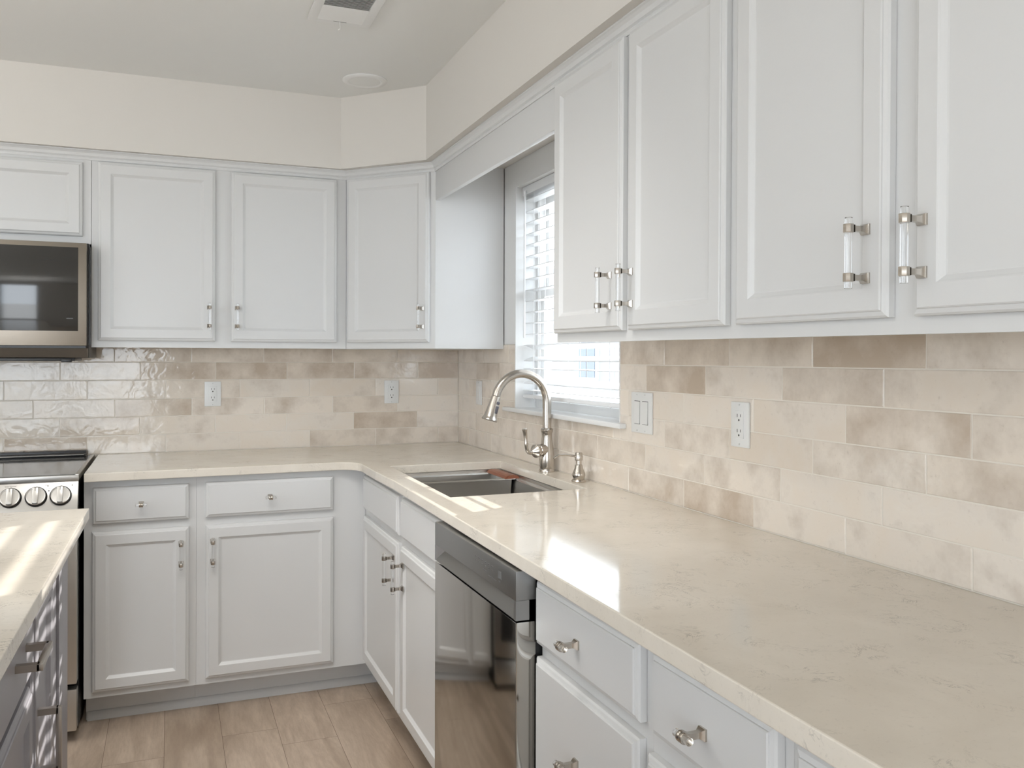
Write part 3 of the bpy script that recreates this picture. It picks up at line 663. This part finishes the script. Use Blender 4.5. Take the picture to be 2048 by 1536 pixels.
sp_ = thing('soap_dispenser', 'brushed nickel soap dispenser pump beside the faucet', 'dispenser', (-0.052, -1.437, 0.9142))
w = MB(); w.lathe([(0.0235, 0), (0.0245, 0.003), (0.0225, 0.007), (0.0185, 0.009), (0.0192, 0.013), (0.0215, 0.020), (0.0210, 0.027), (0.0175, 0.036), (0.0140, 0.045), (0.0128, 0.053), (0.0110, 0.056), (0.0095, 0.057), (0.0095, 0.071)], M_NICKEL, 32); w.build('base', sp_)
w = MB(); w.lathe([(0.0125, 0.070), (0.0130, 0.072), (0.0130, 0.084), (0.0120, 0.087), (0.0120, 0.093), (0.0100, 0.096), (0.0, 0.0965)], M_NICKEL, 28)
w.ring([(-0.009, 0, 0.083), (-0.045, 0.003, 0.090), (-0.064, 0.004, 0.090), (-0.071, 0.0045, 0.0885), (-0.088, 0.005, 0.0795)], [0.0042, 0.0036, 0.0032, 0.0032, 0.0034], M_NICKEL, 12); w.build('pump_head', sp_)

# ------------------------------------------------------------------ wall plates
def outlet(label, loc, rz, wdt=0.068, h=0.107, kind='outlet', group='wall outlets'):
    t = thing('wall_outlet' if kind == 'outlet' else 'light_switch' if kind == 'switch' else 'blank_wall_plate', label, 'outlet' if kind == 'outlet' else 'switch' if kind == 'switch' else 'wall plate', loc, rz, group if kind == 'outlet' else None)
    w = MB(); w.box(-wdt/2, wdt/2, -0.0055, 0.0, -h/2, h/2, M_PLASTIC, .0018); w.build('plate', t)
    for z in (-h/2+0.007, h/2-0.007):
        for x in ([0] if kind != 'switch' else [-0.023, 0.023]):
            w = MB()
            w.lathe([(0.0001, 0), (0.0028, 0), (0.0024, 0.001), (0.0001, 0.0012)], M_PLASTIC, 12, Tm((x, -0.0054, z), (R(90), 0, 0)))
            w.box(x-0.0003, x+0.0003, -0.0068, -0.0062, z-0.0018, z+0.0018, M_SLOT); w.build('screw', t)
    if kind == 'outlet':
        w = MB(); w.box(-0.0165, 0.0165, -0.0075, -0.004, -0.0335, 0.0335, M_PLASTIC, .001)
        for zc in (0.0175, -0.0195):
            w.box(-0.0072, -0.0055, -0.0078, -0.0070, zc+0.0005, zc+0.0085, M_SLOT); w.box(0.0055, 0.0072, -0.0078, -0.0070, zc+0.0010, zc+0.0080, M_SLOT)
            w.lathe([(0.0001, 0), (0.0026, 0), (0.0026, 0.0004), (0.0001, 0.0004)], M_SLOT, 12, Tm((0, -0.0074, zc-0.0065), (R(90), 0, 0)))
        w.build('socket', t)
    elif kind == 'switch':
        for x in (-0.023, 0.023):
            w = MB(); v = [(x-0.0155, -0.0054, -0.033), (x+0.0155, -0.0054, -0.033), (x+0.0155, -0.0054, 0.033), (x-0.0155, -0.0054, 0.033), (x-0.0155, -0.0085, -0.033), (x+0.0155, -0.0085, -0.033), (x+0.0155, -0.0060, 0.033), (x-0.0155, -0.0060, 0.033)]
            w.add(v, [(4, 5, 6, 7), (0, 1, 5, 4), (1, 2, 6, 5), (2, 3, 7, 6), (3, 0, 4, 7)], M_PLASTIC)
            w.box(x-0.0165, x+0.0165, -0.0056, -0.0053, -0.0345, 0.0345, M_SLOT); w.build('rocker', t)
    else:
        w = MB(); w.box(-0.0165, 0.0165, -0.0078, -0.004, -0.0335, 0.0335, M_PLASTIC, .001); w.build('insert', t)
    return t
outlet('white duplex outlet on the back wall beside the range side', (-1.124, -0.0005, 1.160), 0)
outlet('white duplex outlet on the back wall under the diagonal corner cabinet', (-0.330, -0.0005, 1.160), 0)
outlet('white duplex outlet on the window wall under the large cabinet', (-0.0005, -2.234, 1.157), R(-90), wdt=0.070, h=0.110)
outlet('white double rocker switch on the tiles right of the window', (-0.0005, -1.760, 1.158), R(-90), wdt=0.118, h=0.120, kind='switch')
outlet('white single plate on the tiles left of the window, seen edge on', (-0.0005, -0.312, 1.163), R(-90), kind='blank')

# ------------------------------------------------------------------ dishwasher
DX, DY0, DY1 = -0.635, -1.757, -2.342; DW_ = DY0-DY1
dw = thing('dishwasher', 'stainless steel dishwasher under the countertop right of the sink', 'dishwasher', (DX, DY0, 0), R(-90))
w = MB(); w.box(0.004, DW_-0.004, 0.046, 0.58, 0.10, 0.868, M_DARK); w.box(0.01, DW_-0.01, 0.09, 0.10, 0.0, 0.10, M_DARK); w.build('tub_body', dw)
w = MB(); w.box(0, DW_, 0, 0.045, 0.112, 0.7735, M_DWDOOR, .003); w.build('door', dw)
# control section with pocket handle
w = MB(); zp0, zp1, zt_ = 0.777, 0.818, 0.879; e = 0.012
w.box(0, DW_, 0.0, 0.045, zp1, zt_, M_DWTOP, .0015)
w.box(0, e*0.2, 0.0, 0.045, zp0, zp1, M_DWTOP); w.box(DW_-e, DW_, 0.0, 0.045, zp0, zp1, M_DWTOP)
v = [(0.002, 0.0, zp0), (DW_-e, 0.0, zp0), (DW_-e, 0.030, zp1), (0.036, 0.030, zp1), (0.002, 0.036, zp0), (DW_-e, 0.036, zp0)]
w.add([(0.002, 0.001, zp0), (DW_-e, 0.001, zp0), (DW_-e, 0.028, zp1-0.004), (0.034, 0.028, zp1-0.004)], [(0, 1, 2, 3)], M_DWTOP)
w.add([(0.002, 0.001, zp0), (0.034, 0.028, zp1-0.004), (0.034, 0.0285, zp1), (0.002, 0.001, zp1)], [(0, 1, 2, 3)], M_STEEL)
w.add([(0.034, 0.028, zp1-0.004), (DW_-e, 0.028, zp1-0.004), (DW_-e, 0.028, zp1), (0.034, 0.028, zp1)], [(0, 1, 2, 3)], M_DARK)
w.box(0, DW_, 0.030, 0.045, zp0, zp1, M_DARK)
w.build('control_panel', dw)
w = MB(); yy = -0.0004
for i, xx in enumerate((0.330, 0.352, 0.374, 0.396, 0.418, 0.440)):
    w.box(xx, xx+0.010, yy, 0.001, 0.857, 0.8595, M_FAINT); w.box(xx+0.002, xx+0.007, yy, 0.001, 0.848, 0.8505, M_FAINT)
w.box(0.385, 0.408, yy, 0.001, 0.838, 0.840, M_FAINT); w.box(0.420, 0.470, yy, 0.001, 0.832, 0.8335, M_FAINT)
w.box(0.482, 0.502, yy, 0.001, 0.842, 0.858, M_FAINT); w.box(0.486, 0.494, yy, 0.001, 0.834, 0.837, M_FAINT)
w.build('control_marks', dw)

# ------------------------------------------------------------------ range
rg = thing('range', 'stainless steel slide-in electric range with a black glass cooktop', 'range', (-2.345, -0.66, 0))
RW = 0.757
w = MB(); w.box(0.002, RW-0.004, 0.02, 0.65, 0.03, 0.895, M_DARK); w.build('body', rg)
w = MB(); w.box(0, RW, -0.012, 0.655, 0.895, 0.9115, M_STEEL, .002); w.box(0.0, RW, -0.020, -0.008, 0.893, 0.9145, M_STEEL, .003)
w.box(RW-0.012, RW, -0.012, 0.640, 0.905, 0.9165, M_STEEL, .0015); w.box(0, 0.012, -0.012, 0.640, 0.905, 0.9165, M_STEEL, .0015)
w.build('top_trim', rg)
w = MB(); w.box(0.012, RW-0.012, -0.006, 0.60, 0.9118, 0.9155, M_OVENGLASS); w.build('cooktop', rg)
w = MB(); w.box(0.008, RW-0.030, 0.585, 0.640, 0.9155, 0.928, M_DARK, .003); w.box(0.006, RW-0.028, 0.612, 0.655, 0.9155, 0.9365, M_DARK, .002)
w.ring([(0.01, 0.584, 0.9225), (RW-0.034, 0.584, 0.9225)], 0.0016, M_STEEL, 8)
for k in range(8): w.box(0.06+k*0.085, 0.075+k*0.085, 0.618, 0.650, 0.9365, 0.938, M_FAINT)
w.build('rear_vent', rg)
# tilted control panel
pa = R(22); Tp = Tm((0, -0.055, 0.800), (pa*-1, 0, 0)); ph_ = 0.101
w = MB(); w.box(0, RW-0.001, 0, 0.02, 0, ph_, M_STEEL, .0015, Tp); w.box(0.002, RW-0.004, -0.03, 0.03, 0.795, 0.80, M_DARK); w.box(0.004, RW-0.006, 0.006, 0.02, 0.80, 0.893, M_DARK)
cpn = w.build('control_panel', rg)
def tilt_pt(x, z, out=0.0): return Tp @ Vector((x, -out, z))
for kx in (0.704, 0.630, 0.554, 0.203, 0.127, 0.053):
    T = Matrix.Translation(tilt_pt(kx, 0.0505)) @ Matrix.Rotation(-pa, 4, 'X') @ Matrix.Rotation(R(90), 4, 'X')
    k = MB(); k.lathe([(0.0335, 0.0), (0.0335, 0.010), (0.0315, 0.013), (0.0310, 0.013)], M_DARK, 36, T)
    k.lathe([(0.0300, 0.012), (0.0305, 0.0165), (0.0290, 0.0185), (0.0270, 0.0180), (0.0268, 0.0160), (0.001, 0.0150)], M_STEEL, 36, T)
    k.box(-0.0085, 0.0085, -0.0262, 0.0262, 0.012, 0.031, M_STEEL, .0015, T); k.box(-0.0006, 0.0006, 0.014, 0.0262, 0.0308, 0.0313, M_PRINT, 0, T)
    k.build('knob', rg)
for kx in (0.704, 0.630, 0.554, 0.203, 0.127, 0.053):
    w = MB(); w.box(kx-0.0012, kx+0.0012, -0.0004, 0.001, 0.0858, 0.0875, M_PRINT, 0, Tp); w.build('off_mark', rg)
w = MB(); w.lathe([(0.0001, 0), (0.0022, 0), (0.0022, 0.0003), (0.0001, 0.0003)], M_PRINT, 12, Matrix.Translation(tilt_pt(0.667, 0.0705, 0.0001)) @ Matrix.Rotation(-pa, 4, 'X') @ Matrix.Rotation(R(90), 4, 'X')); w.build('indicator_light', rg)
for bx, bz, dx in ((0.654, 0.086, 0.0085), (0.728, 0.085, 0.0085)):   # burner position pictograms
    w = MB()
    for a_, b_, c_, d_ in ((0, 0.012, 0, 0.0007), (0, 0.012, 0.0078, 0.0085), (0, 0.0007, 0, 0.0085), (0.0113, 0.012, 0, 0.0085)): w.box(bx+a_, bx+b_, -0.0004, 0.001, bz+c_-0.004, bz+d_-0.004, M_PRINT, 0, Tp)
    w.box(bx+0.0075, bx+0.0105, -0.0004, 0.001, bz-0.0005, bz+0.003, M_PRINT, 0, Tp); w.build('burner_symbol', rg)
def text(s_, size, T, m, parent, name='lettering'):
    cu = bpy.data.curves.new(name, 'FONT'); cu.body = s_; cu.size = size; cu.align_x = 'CENTER'; cu.extrude = 0.0002
    o = bpy.data.objects.new('tmp', cu); COL.objects.link(o); dg = bpy.context.evaluated_depsgraph_get()
    me = bpy.data.meshes.new_from_object(o.evaluated_get(dg)); bpy.data.objects.remove(o)
    me.transform(T); me.materials.clear(); me.materials.append(m)
    q = bpy.data.objects.new(name, me); COL.objects.link(q); q.parent = parent; return q
Tt = lambda x, z: Matrix.Translation(tilt_pt(x, z, 0.0004)) @ Matrix.Rotation(-pa, 4, 'X') @ Matrix.Rotation(R(90), 4, 'X')
text('Oven Control', 0.0058, Tt(0.552, 0.0892), M_PRINT, rg); text('Hot Surface', 0.0042, Tt(0.6655, 0.0760), M_PRINT, rg)
w = MB(); w.box(0.002, RW-0.003, -0.045, 0.0, 0.205, 0.792, M_STEEL, .004); dr = w.build('oven_door', rg)
w = MB(); w.box(0.12, RW-0.12, -0.0455, -0.044, 0.30, 0.66, M_GLASSBLK); w.build('door_window', dr)
w = MB(); w.ring([(0.06, -0.095, 0.735), (RW-0.065, -0.095, 0.735)], 0.012, M_STEEL, 16)
for x in (0.09, RW-0.095): w.ring([(x, -0.045, 0.735), (x, -0.095, 0.735)], 0.009, M_STEEL, 12)
w.build('handle', dr)
w = MB(); w.box(0.002, RW-0.003, -0.045, 0.0, 0.045, 0.187, M_STEEL, .004); w.build('storage_drawer', rg)
for x in (0.05, RW-0.06):
    for y in (0.06, 0.58): w = MB(); w.lathe([(0.018, 0), (0.018, 0.01), (0.010, 0.012), (0.010, 0.031)], M_DARK, 14, Tm((x, y, 0))); w.build('foot', rg)

# ------------------------------------------------------------------ microwave
mw = thing('microwave', 'over-the-range stainless microwave with dark glass door', 'microwave', (-2.345, -0.40, 1.30))
MWW = 0.766
w = MB(); w.box(0.002, MWW-0.004, 0.036, 0.398, 0.016, 0.448, M_DARK, .003); w.box(MWW-0.005, MWW, 0.045, 0.30, 0.06, 0.436, M_DARK); w.build('body', mw)
w = MB(); w.box(0, MWW-0.009, 0.0, 0.034, 0.061, 0.4445, M_MWSTEEL, .002); dd = w.build('door', mw)
w = MB(); gx0, gx1, gz0, gz1 = 0.035, 0.729, 0.1155, 0.427; w.box(gx0, gx1, -0.0016, 0.001, gz0, gz1, M_GLASSBLK, .0012); w.build('door_glass', dd)
w = MB(); w.box(0.60, 0.645, -0.0019, -0.0015, 0.377, 0.3785, M_SLOT); w.build('upper_marking', dd)
w = MB(); w.box(0.690, 0.712, -0.0019, -0.0015, 0.1615, 0.164, M_FAINT); w.build('lower_marking', dd)
w = MB(); w.box(0.0, MWW-0.012, 0.004, 0.036, 0.052, 0.0605, M_DARK); w.build('lower_gap', mw)
w = MB(); v = [(0, 0.003, 0.0515), (MWW-0.006, 0.003, 0.0515), (MWW-0.006, 0.014, 0.017), (0, 0.014, 0.017), (0, 0.06, 0.0515), (MWW-0.006, 0.06, 0.0515), (MWW-0.006, 0.06, 0.017), (0, 0.06, 0.017)]
w.add(v, [(0, 1, 2, 3), (4, 7, 6, 5), (0, 4, 5, 1), (3, 2, 6, 7), (0, 3, 7, 4), (1, 5, 6, 2)], M_MWSTEEL); w.build('lower_grille', mw)
w = MB(); w.box(0.03, MWW-0.05, 0.02, 0.30, 0.004, 0.016, M_DARK, .003); w.box(MWW-0.095, MWW-0.06, 0.012, 0.05, 0.0, 0.012, M_DARK, .003); w.build('underside_filter', mw)

# ------------------------------------------------------------------ island
ic = slab([(-2.75, -1.422), (-1.4975, -1.422), (-1.512, -3.70), (-2.75, -3.70)], None, 0.884, 0.914, M_QUARTZ, 'island_countertop')
tag(ic, 'cream veined quartz top of the grey island at the left edge', 'countertop')
IX = -1.545
isl = []
t = thing('island_cabinet', 'plain grey end panel of the island nearest the range', 'cabinet', (IX, -1.455, 0), R(90), 'grey island cabinets')
def isl_cab(label, y0, y1, fronts):
    # local x runs toward +y; origin at the nearer (lower y) end
    return base_cab(label, (IX, y1, 0), R(90), y0-y1, fronts, depth=1.0, name='island_cabinet', m=M_GREY, toe=0.06, z0=0.10, z1=0.8835, group='grey island cabinets')
bpy.data.objects.remove(t)
w = MB(); w.box(IX-1.0, IX, -1.700, -1.456, 0.0, 0.8835, M_GREY, .001); w.box(IX, IX+0.006, -1.700, -1.690, 0.0, 0.8835, M_GREY)
o = w.build('island_end_panel'); tag(o, 'plain grey end panel of the island facing the range', 'panel')
isl_cab('grey island cabinet with one tall door next to the end panel', -1.701, -2.2135, [('door', 0.012, 0.278, 0.115, 0.868, 'bar_v', 0.048, 0.60), ])
isl_cab('grey island cabinet at the left edge with a drawer bar pull', -2.214, -2.80, [('drawer', 0.02, 0.576, 0.745, 0.868, 'bar_h', 0.435, 0.82), ('door', 0.02, 0.576, 0.115, 0.725, None, 0, 0)])
isl_cab('grey island cabinet nearest the camera below the quartz top', -2.801, -3.66, [('drawer', 0.02, 0.83, 0.745, 0.868, 'bar_h', 0.42, 0.82), ('door', 0.02, 0.83, 0.115, 0.725, None, 0, 0)])

# ------------------------------------------------------------------ ceiling fittings
vt = thing('ceiling_vent', 'white slatted air vent in the ceiling at the top edge', 'vent', (-0.79, -1.35, CZ))
w = MB(); x0, x1, y0, y1, zb = -0.100, 0.100, -0.190, 0.185, -0.008
w.box(x0, x0+0.030, y0, y1, zb, -0.0005, M_PLASTIC, .002); w.box(x1-0.030, x1, y0, y1, zb, -0.0005, M_PLASTIC, .002)
w.box(x0+0.029, x1-0.029, y1-0.028, y1, zb+0.0003, -0.0005, M_PLASTIC); w.box(x0+0.029, x1-0.029, y0, y0+0.028, zb+0.0003, -0.0005, M_PLASTIC); w.build('frame', vt)
w = MB(); w.box(x0+0.01, x1-0.01, y0+0.01, y1-0.01, -0.0030, -0.0006, M_SLOT); w.build('duct_opening', vt)
w = MB(); y = y1-0.032; k = 0
while y > y0+0.03:
    an = R(-35) if y > 0.045 else R(35)
    w.box(x0+0.028, x1-0.028, -0.0040, 0.0040, -0.0004, 0.0004, M_PLASTIC, 0, Tm((0, y, -0.0068), (an, 0, 0))); y -= 0.0085
w.build('slats', vt)
w = MB(); w.box(-0.020, 0.022, y1-0.0235, y1-0.022, zb-0.0002, zb+0.001, M_SLOT)
w.ring([(0, y1-0.023, zb), (0.003, y1-0.015, zb-0.010), (0.004, y1-0.008, zb-0.016), (0.0, y1-0.004, zb-0.020)], [0.0016, 0.0016, 0.0016, 0.0024], M_PLASTIC, 8); w.build('damper_lever', vt)
dl_ = thing('recessed_ceiling_light', 'round white recessed ceiling light, switched off, above the corner cabinet', 'light', (-0.587, -0.612, CZ))
w = MB(); w.lathe([(0.0865, -0.0005), (0.0865, -0.004), (0.082, -0.0075), (0.070, -0.009), (0.064, -0.0085), (0.060, -0.0060), (0.0595, -0.0005)], M_PLASTIC, 48); w.build('trim_ring', dl_)
w = MB(); w.lathe([(0.0605, -0.0008), (0.0605, -0.0065), (0.03, -0.0068), (0.0, -0.0068)], M_CEIL, 48); w.build('diffuser', dl_)

# ------------------------------------------------------------------ far windows of the room, and outdoors
for k, (ax, bx, z0, z1) in enumerate(((-4.55, -1.45, 0.3, 2.3),)):
    wo = bpy.data.objects.new('window_2', None); COL.objects.link(wo); wo.location = (-3, Y0-0.075, 1.3); struct(wo)
    w = MB()
    for xx in (-4.55, -3.54, -2.53, -1.52): w.box(xx, xx+0.07, Y0-0.10, Y0-0.02, z0, z1, M_TRIM)
    w.box(-4.55, -1.45, Y0-0.10, Y0-0.02, z0, z0+0.07, M_TRIM); w.box(-4.55, -1.45, Y0-0.10, Y0-0.02, z1-0.07, z1, M_TRIM); at(wo, w, 'window_frame')
wo = bpy.data.objects.new('window_3', None); COL.objects.link(wo); wo.location = (X0-0.075, -3.6, 1.3); struct(wo)
w = MB()
for yy in (-4.95, -3.635, -2.32): w.box(X0-0.10, X0-0.02, yy, yy+0.07, 0.4, 2.2, M_TRIM)
w.box(X0-0.10, X0-0.02, -4.95, -2.25, 0.4, 0.47, M_TRIM); w.box(X0-0.10, X0-0.02, -4.95, -2.25, 2.13, 2.2, M_TRIM); at(wo, w, 'window_frame')

w = MB(); w.box(-40, 40, -40, 40, -0.6, -0.35, M_GROUND); g = w.build('outdoor_ground'); g['kind'] = 'structure'
nb = thing('neighbouring_house', 'pale siding house seen faintly between the blind slats', 'house', (9.0, 14.0, -0.35))
w = MB(); w.box(0, 6, -9, 9, 0, 4.2, M_SIDING); w.build('walls', nb)
w = MB(); w.add([(-0.3, -9.3, 4.2), (6.3, -9.3, 4.2), (6.3, 9.3, 4.2), (-0.3, 9.3, 4.2), (3, -9.3, 5.2), (3, 9.3, 5.2)], [(0, 4, 5, 3), (1, 2, 5, 4), (0, 1, 4), (2, 3, 5), (0, 3, 2, 1)], M_ROOF); w.build('roof', nb)
for yy in (-7, -4, -1, 2, 5):
    w = MB(); w.box(-0.06, 0.02, yy, yy+1.1, 1.1, 2.6, M_TRIM); f = w.build('window_frame', nb)
    w = MB(); w.box(-0.08, -0.055, yy+0.08, yy+0.52, 1.18, 2.52, M_FARGLASS); w.box(-0.08, -0.055, yy+0.58, yy+1.02, 1.18, 2.52, M_FARGLASS); w.build('pane', f)
